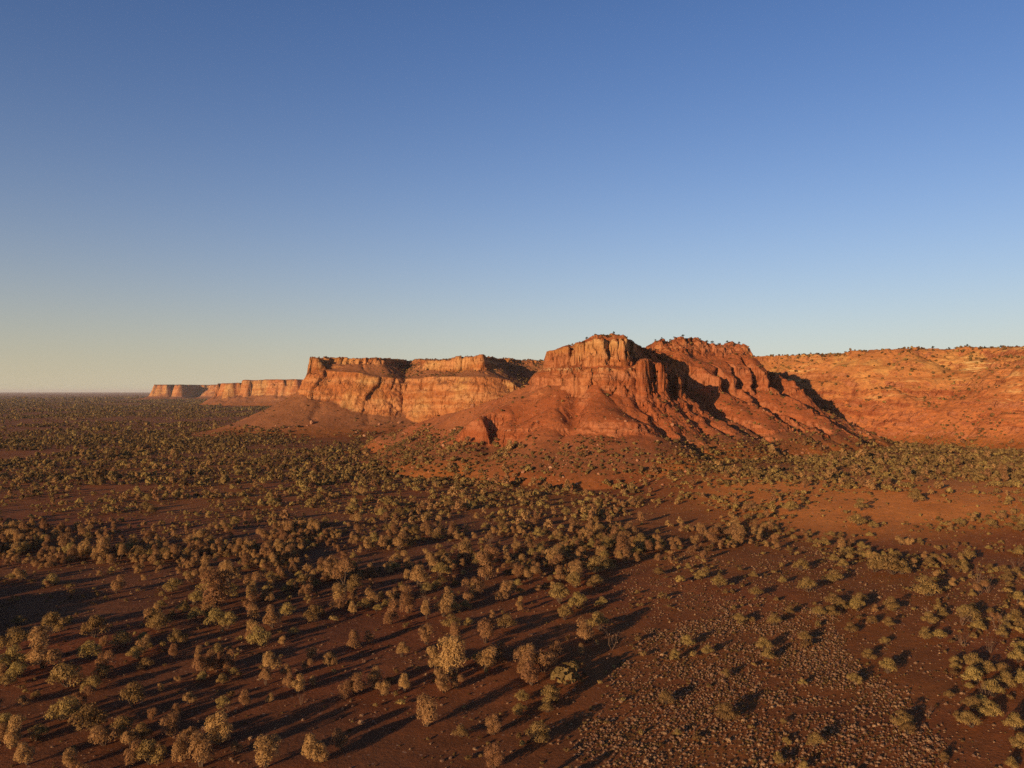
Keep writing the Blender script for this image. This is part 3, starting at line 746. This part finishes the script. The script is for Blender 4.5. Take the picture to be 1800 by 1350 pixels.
    dn = np.where((y < 640) & (z > 58) & (z < 84) & (x > 95) & (sl < 1.0), .14, dn)
    q = (r.uniform(0, 1, len(x)) < dn * k * 1.25) & (sl < 1.25)
    put(2, x[q], y[q], np.where((x[q] > 200) & (y[q] < 800), 1.3, 1.) * np.minimum(r.lognormal(math.log(1.35), .42, q.sum()), 2.6))
    # spinifex on the scree
    x, y = scatter(-150, 430, 335, 700, 1.7, r); z = hill_z(x, y); px, _ = to_px(x, y, z); sl = np.hypot(hill_z(x + 1, y) - z, hill_z(x, y + 1) - z)
    k = np.clip(1 + 2. * fbm(x, y, 15, 3, 623), .1, 3)
    q = (r.uniform(0, 1, len(x)) < .16 * k) & (z > 1) & (sl < 1.0) & (np.abs(px - 900) < 940); put(4, x[q], y[q], r.lognormal(math.log(.75), .35, q.sum()))
    x, y = scatter(-270, 30, 795, 900, 2.4, r); z = hill_z(x, y); sl = np.hypot(hill_z(x + 1, y) - z, hill_z(x, y + 1) - z); q = (r.uniform(0, 1, len(x)) < .2) & (z > 1) & (z < 50) & (sl < 1); put(4, x[q], y[q], r.lognormal(math.log(1.), .35, q.sum()))
    # far plain
    for y0, y1, st, wm in ((600, 1000, 4.6, 2.6), (1000, 1700, 6.5, 3.2), (1700, 3200, 10, 4.6), (3200, 6000, 18, 7.)):
        x, y = scatter(-.95 * y1, .1 * y1 if y0 < 1000 else 0., y0, y1, st, r); px, _ = to_px(x, y, 0); z = hill_z(x, y)
        v = (px > -420) & (z < 9) & (px < 1000); x, y = x[v], y[v]
        k = np.clip(1 + 3.0 * fbm(x, y * .35, 45 + y0 * .03, 3, 631), .06, 2.6)
        q = r.uniform(0, 1, len(x)) < .38 * k
        put(2, x[q], y[q], r.lognormal(math.log(wm), .35, q.sum()))
    x, y = scatter(-330, 60, 380, 620, 3.6, r); z = hill_z(x, y); k = np.clip(1 + 2.0 * fbm(x, y, 30, 3, 633), .05, 2.6)
    q = (r.uniform(0, 1, len(x)) < .34 * k) & (z < 8); put(2, x[q], y[q], r.lognormal(math.log(2.3), .35, q.sum()))
grow()
pts = np.array(pts)
print('plants', len(pts), [int((pts[:, 0] == k).sum()) for k in range(4)])

def stuff(name, label, cat, P, protos, kinds_mat):
    """a mass nobody could count: one object of points that carries small plants"""
    col = bpy.data.collections.new(name + '_sources')
    for i, g in enumerate(protos):
        o = new_mesh('%s_source_%02d' % (name, i), *g[0], g[1], smooth=False, link=False); col.objects.link(o)
    n = len(P); me = bpy.data.meshes.new(name); me.vertices.add(n); me.vertices.foreach_set('co', P[:, 1:4].astype(np.float32).ravel())
    r = np.random.default_rng(5)
    for nm, ty, v in (('pick', 'INT', kinds_mat), ('size', 'FLOAT', P[:, 4]), ('turn', 'FLOAT', r.uniform(0, 6.28, n)), ('tall', 'FLOAT', r.uniform(.8, 1.2, n))):
        a = me.attributes.new(nm, ty, 'POINT'); a.data.foreach_set('value', np.asarray(v, np.int32 if ty == 'INT' else np.float32))
    o = bpy.data.objects.new(name, me); C.objects.link(o); tag(o, label, cat, kind='stuff')
    ng = bpy.data.node_groups.new(name, 'GeometryNodeTree')
    ng.interface.new_socket('Geometry', in_out='INPUT', socket_type='NodeSocketGeometry'); ng.interface.new_socket('Geometry', in_out='OUTPUT', socket_type='NodeSocketGeometry')
    a = ng.nodes.new; gi = a('NodeGroupInput'); go = a('NodeGroupOutput')
    ci = a('GeometryNodeCollectionInfo'); ci.inputs[0].default_value = col; ci.inputs['Separate Children'].default_value = True; ci.inputs['Reset Children'].default_value = True
    ip = a('GeometryNodeInstanceOnPoints'); ip.inputs['Pick Instance'].default_value = True
    def att(nm, ty):
        q = a('GeometryNodeInputNamedAttribute'); q.data_type = ty; q.inputs[0].default_value = nm; return q.outputs[0]
    L = ng.links.new
    cb = a('ShaderNodeCombineXYZ'); L(att('turn', 'FLOAT'), cb.inputs[2])
    sc = a('ShaderNodeCombineXYZ'); sz = att('size', 'FLOAT'); mu = a('ShaderNodeMath'); mu.operation = 'MULTIPLY'; L(sz, mu.inputs[0]); L(att('tall', 'FLOAT'), mu.inputs[1])
    L(sz, sc.inputs[0]); L(sz, sc.inputs[1]); L(mu.outputs[0], sc.inputs[2])
    L(gi.outputs[0], ip.inputs['Points']); L(ci.outputs[0], ip.inputs['Instance']); L(att('pick', 'INT'), ip.inputs['Instance Index'])
    L(cb.outputs[0], ip.inputs['Rotation']); L(sc.outputs[0], ip.inputs['Scale']); L(ip.outputs[0], go.inputs[0])
    md = o.modifiers.new('plants', 'NODES'); md.node_group = ng
    return o

def shrink(g, k): return g[0] / k, g[1]
near = (pts[:, 2] < 260)
r = np.random.default_rng(77)
protos = []; slots = {}
for key, lst in (('mulga_near', [(shrink(mulga_geo(100 + i)[0], 4.), M_OLIVE) for i in range(4)]),
                 ('wattle_near', [(shrink(wattle_geo(120 + i)[0], 3.2), M_RUSSET) for i in range(4)]),
                 ('mulga_far', [(shrink(mulga_geo(140 + i, 190, .55)[0], 4.), M_OLIVE) for i in range(4)]),
                 ('wattle_far', [(shrink(wattle_geo(160 + i, 190, .5)[0], 3.2), M_RUSSET) for i in range(4)]),
                 ('shrub_near', [(shrink(shrub_geo(180 + i, 150, .24), 2.), M_DARK if i % 2 else M_OLIVE) for i in range(4)]),
                 ('shrub_far', [(shrink(shrub_geo(200 + i, 60, .55), 2.), M_DARK if i % 5 else M_OLIVE) for i in range(6)]),
                 ('spinifex', [(tussock_geo(340 + i, 46), M_DARK) for i in range(4)])):
    slots[key] = (len(protos), len(lst)); protos += lst
def pick(key, n): return slots[key][0] + r.integers(0, slots[key][1], n)

# the largest of each kind in the picture become things of their own
px, py = to_px(pts[:, 1], pts[:, 2], pts[:, 3])
inview = (px > -20) & (px < 1820) & (py > 560) & (py < 1375)
app = np.where(inview, pts[:, 4] / pts[:, 2], 0)
single = np.zeros(len(pts), bool)
for k, nmax in ((0, 290), (1, 290), (3, 290)):
    ids = np.where((pts[:, 0] == k) & inview & ((k != 3) | ((px > 1000) & (px < 1720))))[0]; ids = ids[np.argsort(-app[ids])][:nmax]; single[ids] = True
rest = ~single
q = rest & (pts[:, 0] != 3); P = pts[q]; nr = near[q]
kk = np.zeros(len(P), int)
for k, nm in ((0, 'mulga'), (1, 'wattle'), (2, 'shrub')):
    for fl, sfx in ((True, '_near'), (False, '_far')):
        m = (P[:, 0] == k) & (nr == fl); kk[m] = pick(nm + sfx, m.sum())
m = P[:, 0] == 4; kk[m] = pick('spinifex', m.sum())
stuff('scrub', 'low olive and rust scrub covering the plain and the hillsides', 'scrub', P, protos, kk)
P = pts[rest & (pts[:, 0] == 3)]
stuff('tussock_grass', 'field of small dry grass hummocks on the red soil', 'grass', P, [(tussock_geo(300 + i), M_STRAW if i < 4 else M_DARK) for i in range(6)], r.integers(0, 6, len(P)))

# ---- single plants
def thing(name, x, y, z, label, cat, group, rz=0, sc=1., tall=1.):
    o = bpy.data.objects.new(name, None); C.objects.link(o); o.empty_display_size = .5
    o.location = (x, y, z); o.rotation_euler = (0, 0, rz); o.scale = (sc, sc, sc * tall)
    return tag(o, label, cat, group)
def copy_mesh(src, parent):
    o = src.copy(); C.objects.link(o); o.parent = parent; return o
def kit(fn, seeds, leaf, bark=None):
    out = []
    for sd in seeds:
        cr, tr = fn(sd)
        out.append((new_mesh('crown', *cr, leaf, smooth=False, link=False), new_mesh('trunk', *tr, bark, link=False)))
    return out

MULGA = kit(mulga_geo, range(10, 22), M_OLIVE, M_BARK)
WATTLE = kit(wattle_geo, range(30, 40), M_RUSSET, M_BARK)
ORD = ['', 'first', 'second', 'third', 'fourth', 'fifth', 'sixth', 'seventh', 'eighth', 'ninth', 'tenth', 'eleventh', 'twelfth', 'thirteenth', 'fourteenth', 'fifteenth',
       'sixteenth', 'seventeenth', 'eighteenth', 'nineteenth', 'twentieth']
ORD += ['twenty-' + q for q in ORD[1:10]] + ['thirtieth'] + ['thirty-' + q for q in ORD[1:10]] + ['fortieth']
def under(px):
    for lim, w in ((90, 'near the left edge'), (180, 'below the open horizon'), (330, 'below the farthest mesa'), (440, 'below the stepped mesa'), (540, 'below the left cliffs'), (620, 'below the cracked cliff'), (710, 'below the cliff notch'), (800, 'below the orange promontory'),
                   (870, 'below the cave'), (930, 'below the red ledge'), (1000, 'left of the summit'), (1060, 'below the butte summit'), (1120, 'below the broken pinnacles'), (1180, 'below the shaded saddle'), (1250, 'below the second summit'), (1310, 'below the ribbed flank'), (1370, 'below the shaded gully'),
                   (1430, 'below the dark hollow'), (1500, 'below the orange slope'), (1570, 'below the rim trees'), (1640, 'below the pale beds'), (1720, 'below the ochre slope')):
        if px < lim: return w
    return 'near the right edge'
def depth_of(py):
    for lim, w in ((880, 'far out'), (910, 'on the far flats'), (940, 'behind the belt'), (970, 'in the dense belt'), (1010, 'fronting the belt'), (1050, 'past the middle ground'), (1090, 'in the middle ground'), (1140, 'before the middle ground'), (1190, 'in the foreground'), (1240, 'in the near foreground'), (1295, 'nearly at the bottom')):
        if py < lim: return w
    return 'at the bottom edge'
def name_all(L, what):
    """L: (px, py, width); a label for each that fits no other"""
    small = np.median([q[2] for q in L])
    g = {}
    for i, (px, py, wd) in enumerate(L):
        size = 'large' if wd > 1.3 * small else 'small' if wd < .8 * small else ''
        g.setdefault((size, depth_of(py), under(px)), []).append(i)
    out = [''] * len(L)
    for (size, d, u), ids in g.items():
        ids.sort(key=lambda i: L[i][0])
        for n, i in enumerate(ids):
            t = ' '.join(q for q in (size, what, d, u) if q)
            out[i] = t if len(ids) == 1 else t + ', %s from left' % ORD[n + 1]
    return out

def plant_singles():
    r = np.random.default_rng(9)
    for k, name, cat, what, protos, unit, group in ((0, 'mulga_tree', 'tree', 'olive mulga tree', MULGA, 4., 'olive mulga trees on the plain'),
                                                    (1, 'wattle_tree', 'tree', 'russet wattle', WATTLE, 3.2, 'russet wattles on the plain')):
        ids = np.where(single & (pts[:, 0] == k))[0]
        labels = name_all([(px[i], py[i], pts[i, 4]) for i in ids], what)
        for n, i in enumerate(ids):
            o = thing(name, *pts[i, 1:4], labels[n], cat, group, r.uniform(0, 6.28), pts[i, 4] / unit, r.uniform(.85, 1.15))
            for part in protos[r.integers(len(protos))]: copy_mesh(part, o)
    tus = [new_mesh('tussock', *tussock_geo(320 + i), M_STRAW, smooth=False, link=False) for i in range(6)]
    for i in np.where(single & (pts[:, 0] == 3))[0]:
        o = tus[r.integers(6)].copy(); C.objects.link(o); o.location = pts[i, 1:4]; o.rotation_euler = (0, 0, r.uniform(0, 6.28)); o.scale = (pts[i, 4],) * 3
        tag(o, 'small dry grass hummock on the red soil of the nearest open field', 'grass tussock', 'nearest grass hummocks')
    dead = [new_mesh('branches', *dead_geo(400 + i), M_PALE, link=False) for i in range(5)]
    L = []
    for a, b, wd in HAND_DEAD:
        x, y = ground_at(a, b + wd * .4); L.append((a, b, wd / FPX * y, x, y))
    labels = name_all([q[:3] for q in L], 'bare pale dead tree')
    for n, q in enumerate(L):
        o = dead[n % 5].copy(); o.name = 'dead_tree'; C.objects.link(o); o.location = (q[3], q[4], float(hill_z(q[3], q[4])[0])); o.rotation_euler = (0, 0, r.uniform(0, 6.28)); o.scale = (q[2] / 3.3,) * 3
        tag(o, labels[n], 'dead tree', 'bare dead trees on the plain')
plant_singles()

def fallen():
    r = np.random.default_rng(19)
    lab = ['pale fallen branch lying beside a russet wattle close to the bottom', 'short pale fallen branch on open soil in the near foreground', 'grey fallen limb on stony soil among low bushes at left', 'bleached fallen branch on bare soil left of a golden mulga', 'reddish fallen limb at the foot of a tall wattle', 'long pale fallen branch in tree shadow left of the tussock field']
    for n, (a, b, wd) in enumerate([(530, 1224, 26), (415, 1181, 24), (315, 1148, 22), (411, 1161, 16), (757, 1052, 24), (835, 1167, 24)]):
        x, y = ground_at(a, b); V, F = dead_geo(440 + n); V = V[:, [0, 2, 1]]; V[:, 2] = V[:, 2] * .3; V[:, 2] -= V[:, 2].min() + .04
        o = new_mesh('fallen_branch', V, F, M_PALE); o.location = (x, y, float(hill_z(x, y)[0])); o.rotation_euler = (0, 0, r.uniform(0, 6.28)); o.scale = (wd / FPX * y / 3.,) * 3
        tag(o, lab[n], 'fallen branch', 'fallen branches on the plain')
fallen()

def ray_hit(a, b, y0=331, y1=1020):
    """where the line of sight through a pixel of the photograph meets the hills"""
    y = np.arange(y0, y1, .4); z = zz(b, y); h = hill_z(at(a, y), y); i = np.argmax(h > z)
    return at(a, y[i]), y[i], float(h[i])

def rim_trees():
    r = np.random.default_rng(15)
    G = kit(mulga_geo, range(60, 68), leaf_material('dark_green_leaves', (.085, .085, .040)), M_BARK)
    spots = [(1031, 477, 1.9, 'lone dark tree standing on the sunlit rim of the butte summit'), (1068, 482, 1.3, 'low dark tree on the butte summit left of the highest rock'),
             (1079, 484, 1.6, 'dark tree right beside the highest rock of the butte'), (1102, 500, 1.2, 'small tree on the shaded edge right of the butte\'s highest rock')]
    row = [(1152, 566), (1163, 567), (1178, 566), (1185, 566), (1201, 567), (1213, 566), (1231, 567), (1243, 568), (1252, 566), (1263, 567), (1279, 568), (1291, 566), (1299, 567)]
    for n, (a, y) in enumerate(row): spots.append((a, y, [1.5, 1.3, 1.7, 1.4, 2.3, 1.5, 1.6, 2.1, 2.7, 1.4, 2.0, 1.7, 1.9][n], 'dark tree in the row on the second summit, %s from left' % ORD[n + 1]))
    wall = [(1405, 724), (1440, 716), (1468, 708), (1512, 698), (1545, 690), (1566, 686), (1573, 684), (1590, 676), (1612, 668), (1640, 660), (1668, 652), (1700, 640), (1731, 630), (1760, 622), (1788, 612)]
    for n, (a, y) in enumerate(wall): spots.append((a, y, r.uniform(1.3, 2.4), 'small dark tree on the rim of the orange slope, %s from left' % ORD[n + 1]))
    for a, y, sz, lab in spots:
        x = at(a, y); ys = y + np.arange(-6, 7, .5); h = hill_z(at(a, ys), ys); i = int(np.argmax(HOR - (h - CAM_H) / ys * FPX * -1 * -1 if False else (h - CAM_H) / ys))
        x, y, z = at(a, ys[i]), ys[i], h[i]
        o = thing('rim_tree', x, y, z, lab, 'tree', 'trees along the rims', r.uniform(0, 6.28), sz / 3.5, r.uniform(.8, 1.2))
        for part in G[r.integers(len(G))]: copy_mesh(part, o)
rim_trees()

def stone_material():
    m, t = mat_new('red_boulder'); n = N(t); co = n('TexCoord').outputs['Object']; rd = n('ObjectInfo').outputs['Random']
    c = n.mix(n.noise(co, 3., 5, .65), (.22, .09, .05), (.46, .22, .12)); c = n.mix(n.rng(rd, .75, .95, 0, .5), c, (.42, .27, .16))
    bp = n('Bump', i={'Strength': .6, 'Distance': .08, 'Height': n.noise(co, 7., 5, .7)})
    b = n('BsdfPrincipled', i={'Base Color': c, 'Roughness': .95, 'Specular IOR Level': .1, 'Normal': bp.outputs[0]}); n('OutputMaterial', i={0: b.outputs[0]})
    return m
M_STONE = stone_material()
def boulders():
    r = np.random.default_rng(31)
    B_ = [new_mesh('boulder', *boulder_geo(500 + i), M_STONE, smooth=False, link=False) for i in range(6)]
    L = [(831, 713, 9), (549, 741, 9), (920, 829, 7), (882, 797, 7), (1076, 815, 5), (955, 790, 6), (1014, 850, 6), (1182, 745, 6), (780, 782, 7), (742, 806, 5), (667, 745, 6), (702, 741, 7), (1248, 812, 6), (1330, 806, 6), (1155, 775, 7),
         (1228, 790, 5), (1120, 808, 6), (1290, 822, 5), (1400, 800, 6), (860, 842, 6), (990, 838, 5), (1052, 832, 6), (1512, 760, 6), (1422, 688, 5), (640, 765, 5), (1180, 830, 5), (817, 862, 5), (930, 862, 5), (1370, 742, 5), (1095, 852, 5)]
    Q = []
    for a, b, wd in L:
        x, y, z = ray_hit(a, b + wd * .4); Q.append((a, b, wd / FPX * y, x, y, z))
    order = sorted(range(len(Q)), key=lambda i: Q[i][0]); lab = {}
    spec = {0: 'pale round boulder perched on the left shoulder of the butte', 1: 'pale yellow boulder at the foot of the left cliff', 2: 'pale boulder on the apron below the cave'}
    def where(a, b):
        if b < 756 and a < 760: return 'at the foot of the long cliffs'
        if a < 880: return 'on the scree below the cave'
        if a < 1090: return 'on the rubble apron below the red ledge'
        if a < 1260: return 'below the broken end of the red ledge'
        return 'on the bushy ground below the ribbed flank'
    g = {}
    for i in order:
        if i not in spec: g.setdefault(where(Q[i][0], Q[i][1]), []).append(i)
    for w_, ids in g.items():
        for n, i in enumerate(ids): lab[i] = 'red boulder %s, %s from left' % (w_, ORD[n + 1])
    lab.update(spec)
    for i, q in enumerate(Q):
        o = B_[i % 6].copy(); C.objects.link(o); o.location = (q[3], q[4], q[5] + .2 * q[2]); o.rotation_euler = (0, 0, r.uniform(0, 6.28)); o.scale = (q[2] * 1.1,) * 3
        tag(o, lab[i], 'boulder', 'fallen boulders below the cliffs')
    # small fallen rock on the aprons
    x, y = scatter(-130, 260, 345, 620, 1.5, r); z = hill_z(x, y); sl = np.hypot(hill_z(x + 1, y) - z, hill_z(x, y + 1) - z)
    k = np.clip(.6 + 2. * fbm(x, y, 20, 3, 641), 0, 2.5); q = (r.uniform(0, 1, len(x)) < .085 * k) & (z > 2) & (z < 34) & (sl < .9) & (sl > .08)
    x2, y2 = scatter(-270, 20, 800, 885, 2.2, r); z2 = hill_z(x2, y2); k2 = np.clip(.4 + 2. * fbm(x2, y2, 25, 3, 643), 0, 2); q2 = (r.uniform(0, 1, len(x2)) < .1 * k2) & (z2 > 2) & (z2 < 32)
    x, y, z = np.concatenate([x[q], x2[q2]]), np.concatenate([y[q], y2[q2]]), np.concatenate([z[q], z2[q2]])
    P = np.stack([x * 0, x, y, z, r.lognormal(math.log(.8), .5, len(x))], 1)
    stuff('rubble', 'scattered fallen rock on the scree slopes', 'rubble', P, [(boulder_geo(520 + i), M_STONE) for i in range(4)], r.integers(0, 4, len(P)))
boulders()

# ------------------------------------------------------------------ air
def build_haze():
    import bmesh
    bm = bmesh.new(); bmesh.ops.create_cube(bm, size=1.0)
    me = bpy.data.meshes.new('haze'); bm.to_mesh(me); bm.free()
    o = bpy.data.objects.new('haze', me); C.objects.link(o)
    o.scale = (90000, 50000, 102); o.location = (0, 20000, 48)
    m, t = mat_new('warm_air'); n = N(t)
    v = n('VolumePrincipled', i={'Color': (.95, .93, .95, 1), 'Density': HAZE, 'Anisotropy': 0.0})
    t.links.new(v.outputs[0], n('OutputMaterial').inputs['Volume']); me.materials.append(m)
    tag(o, 'thin warm haze over the plain', 'haze', kind='stuff')
HAZE = 2.8e-5
build_haze()
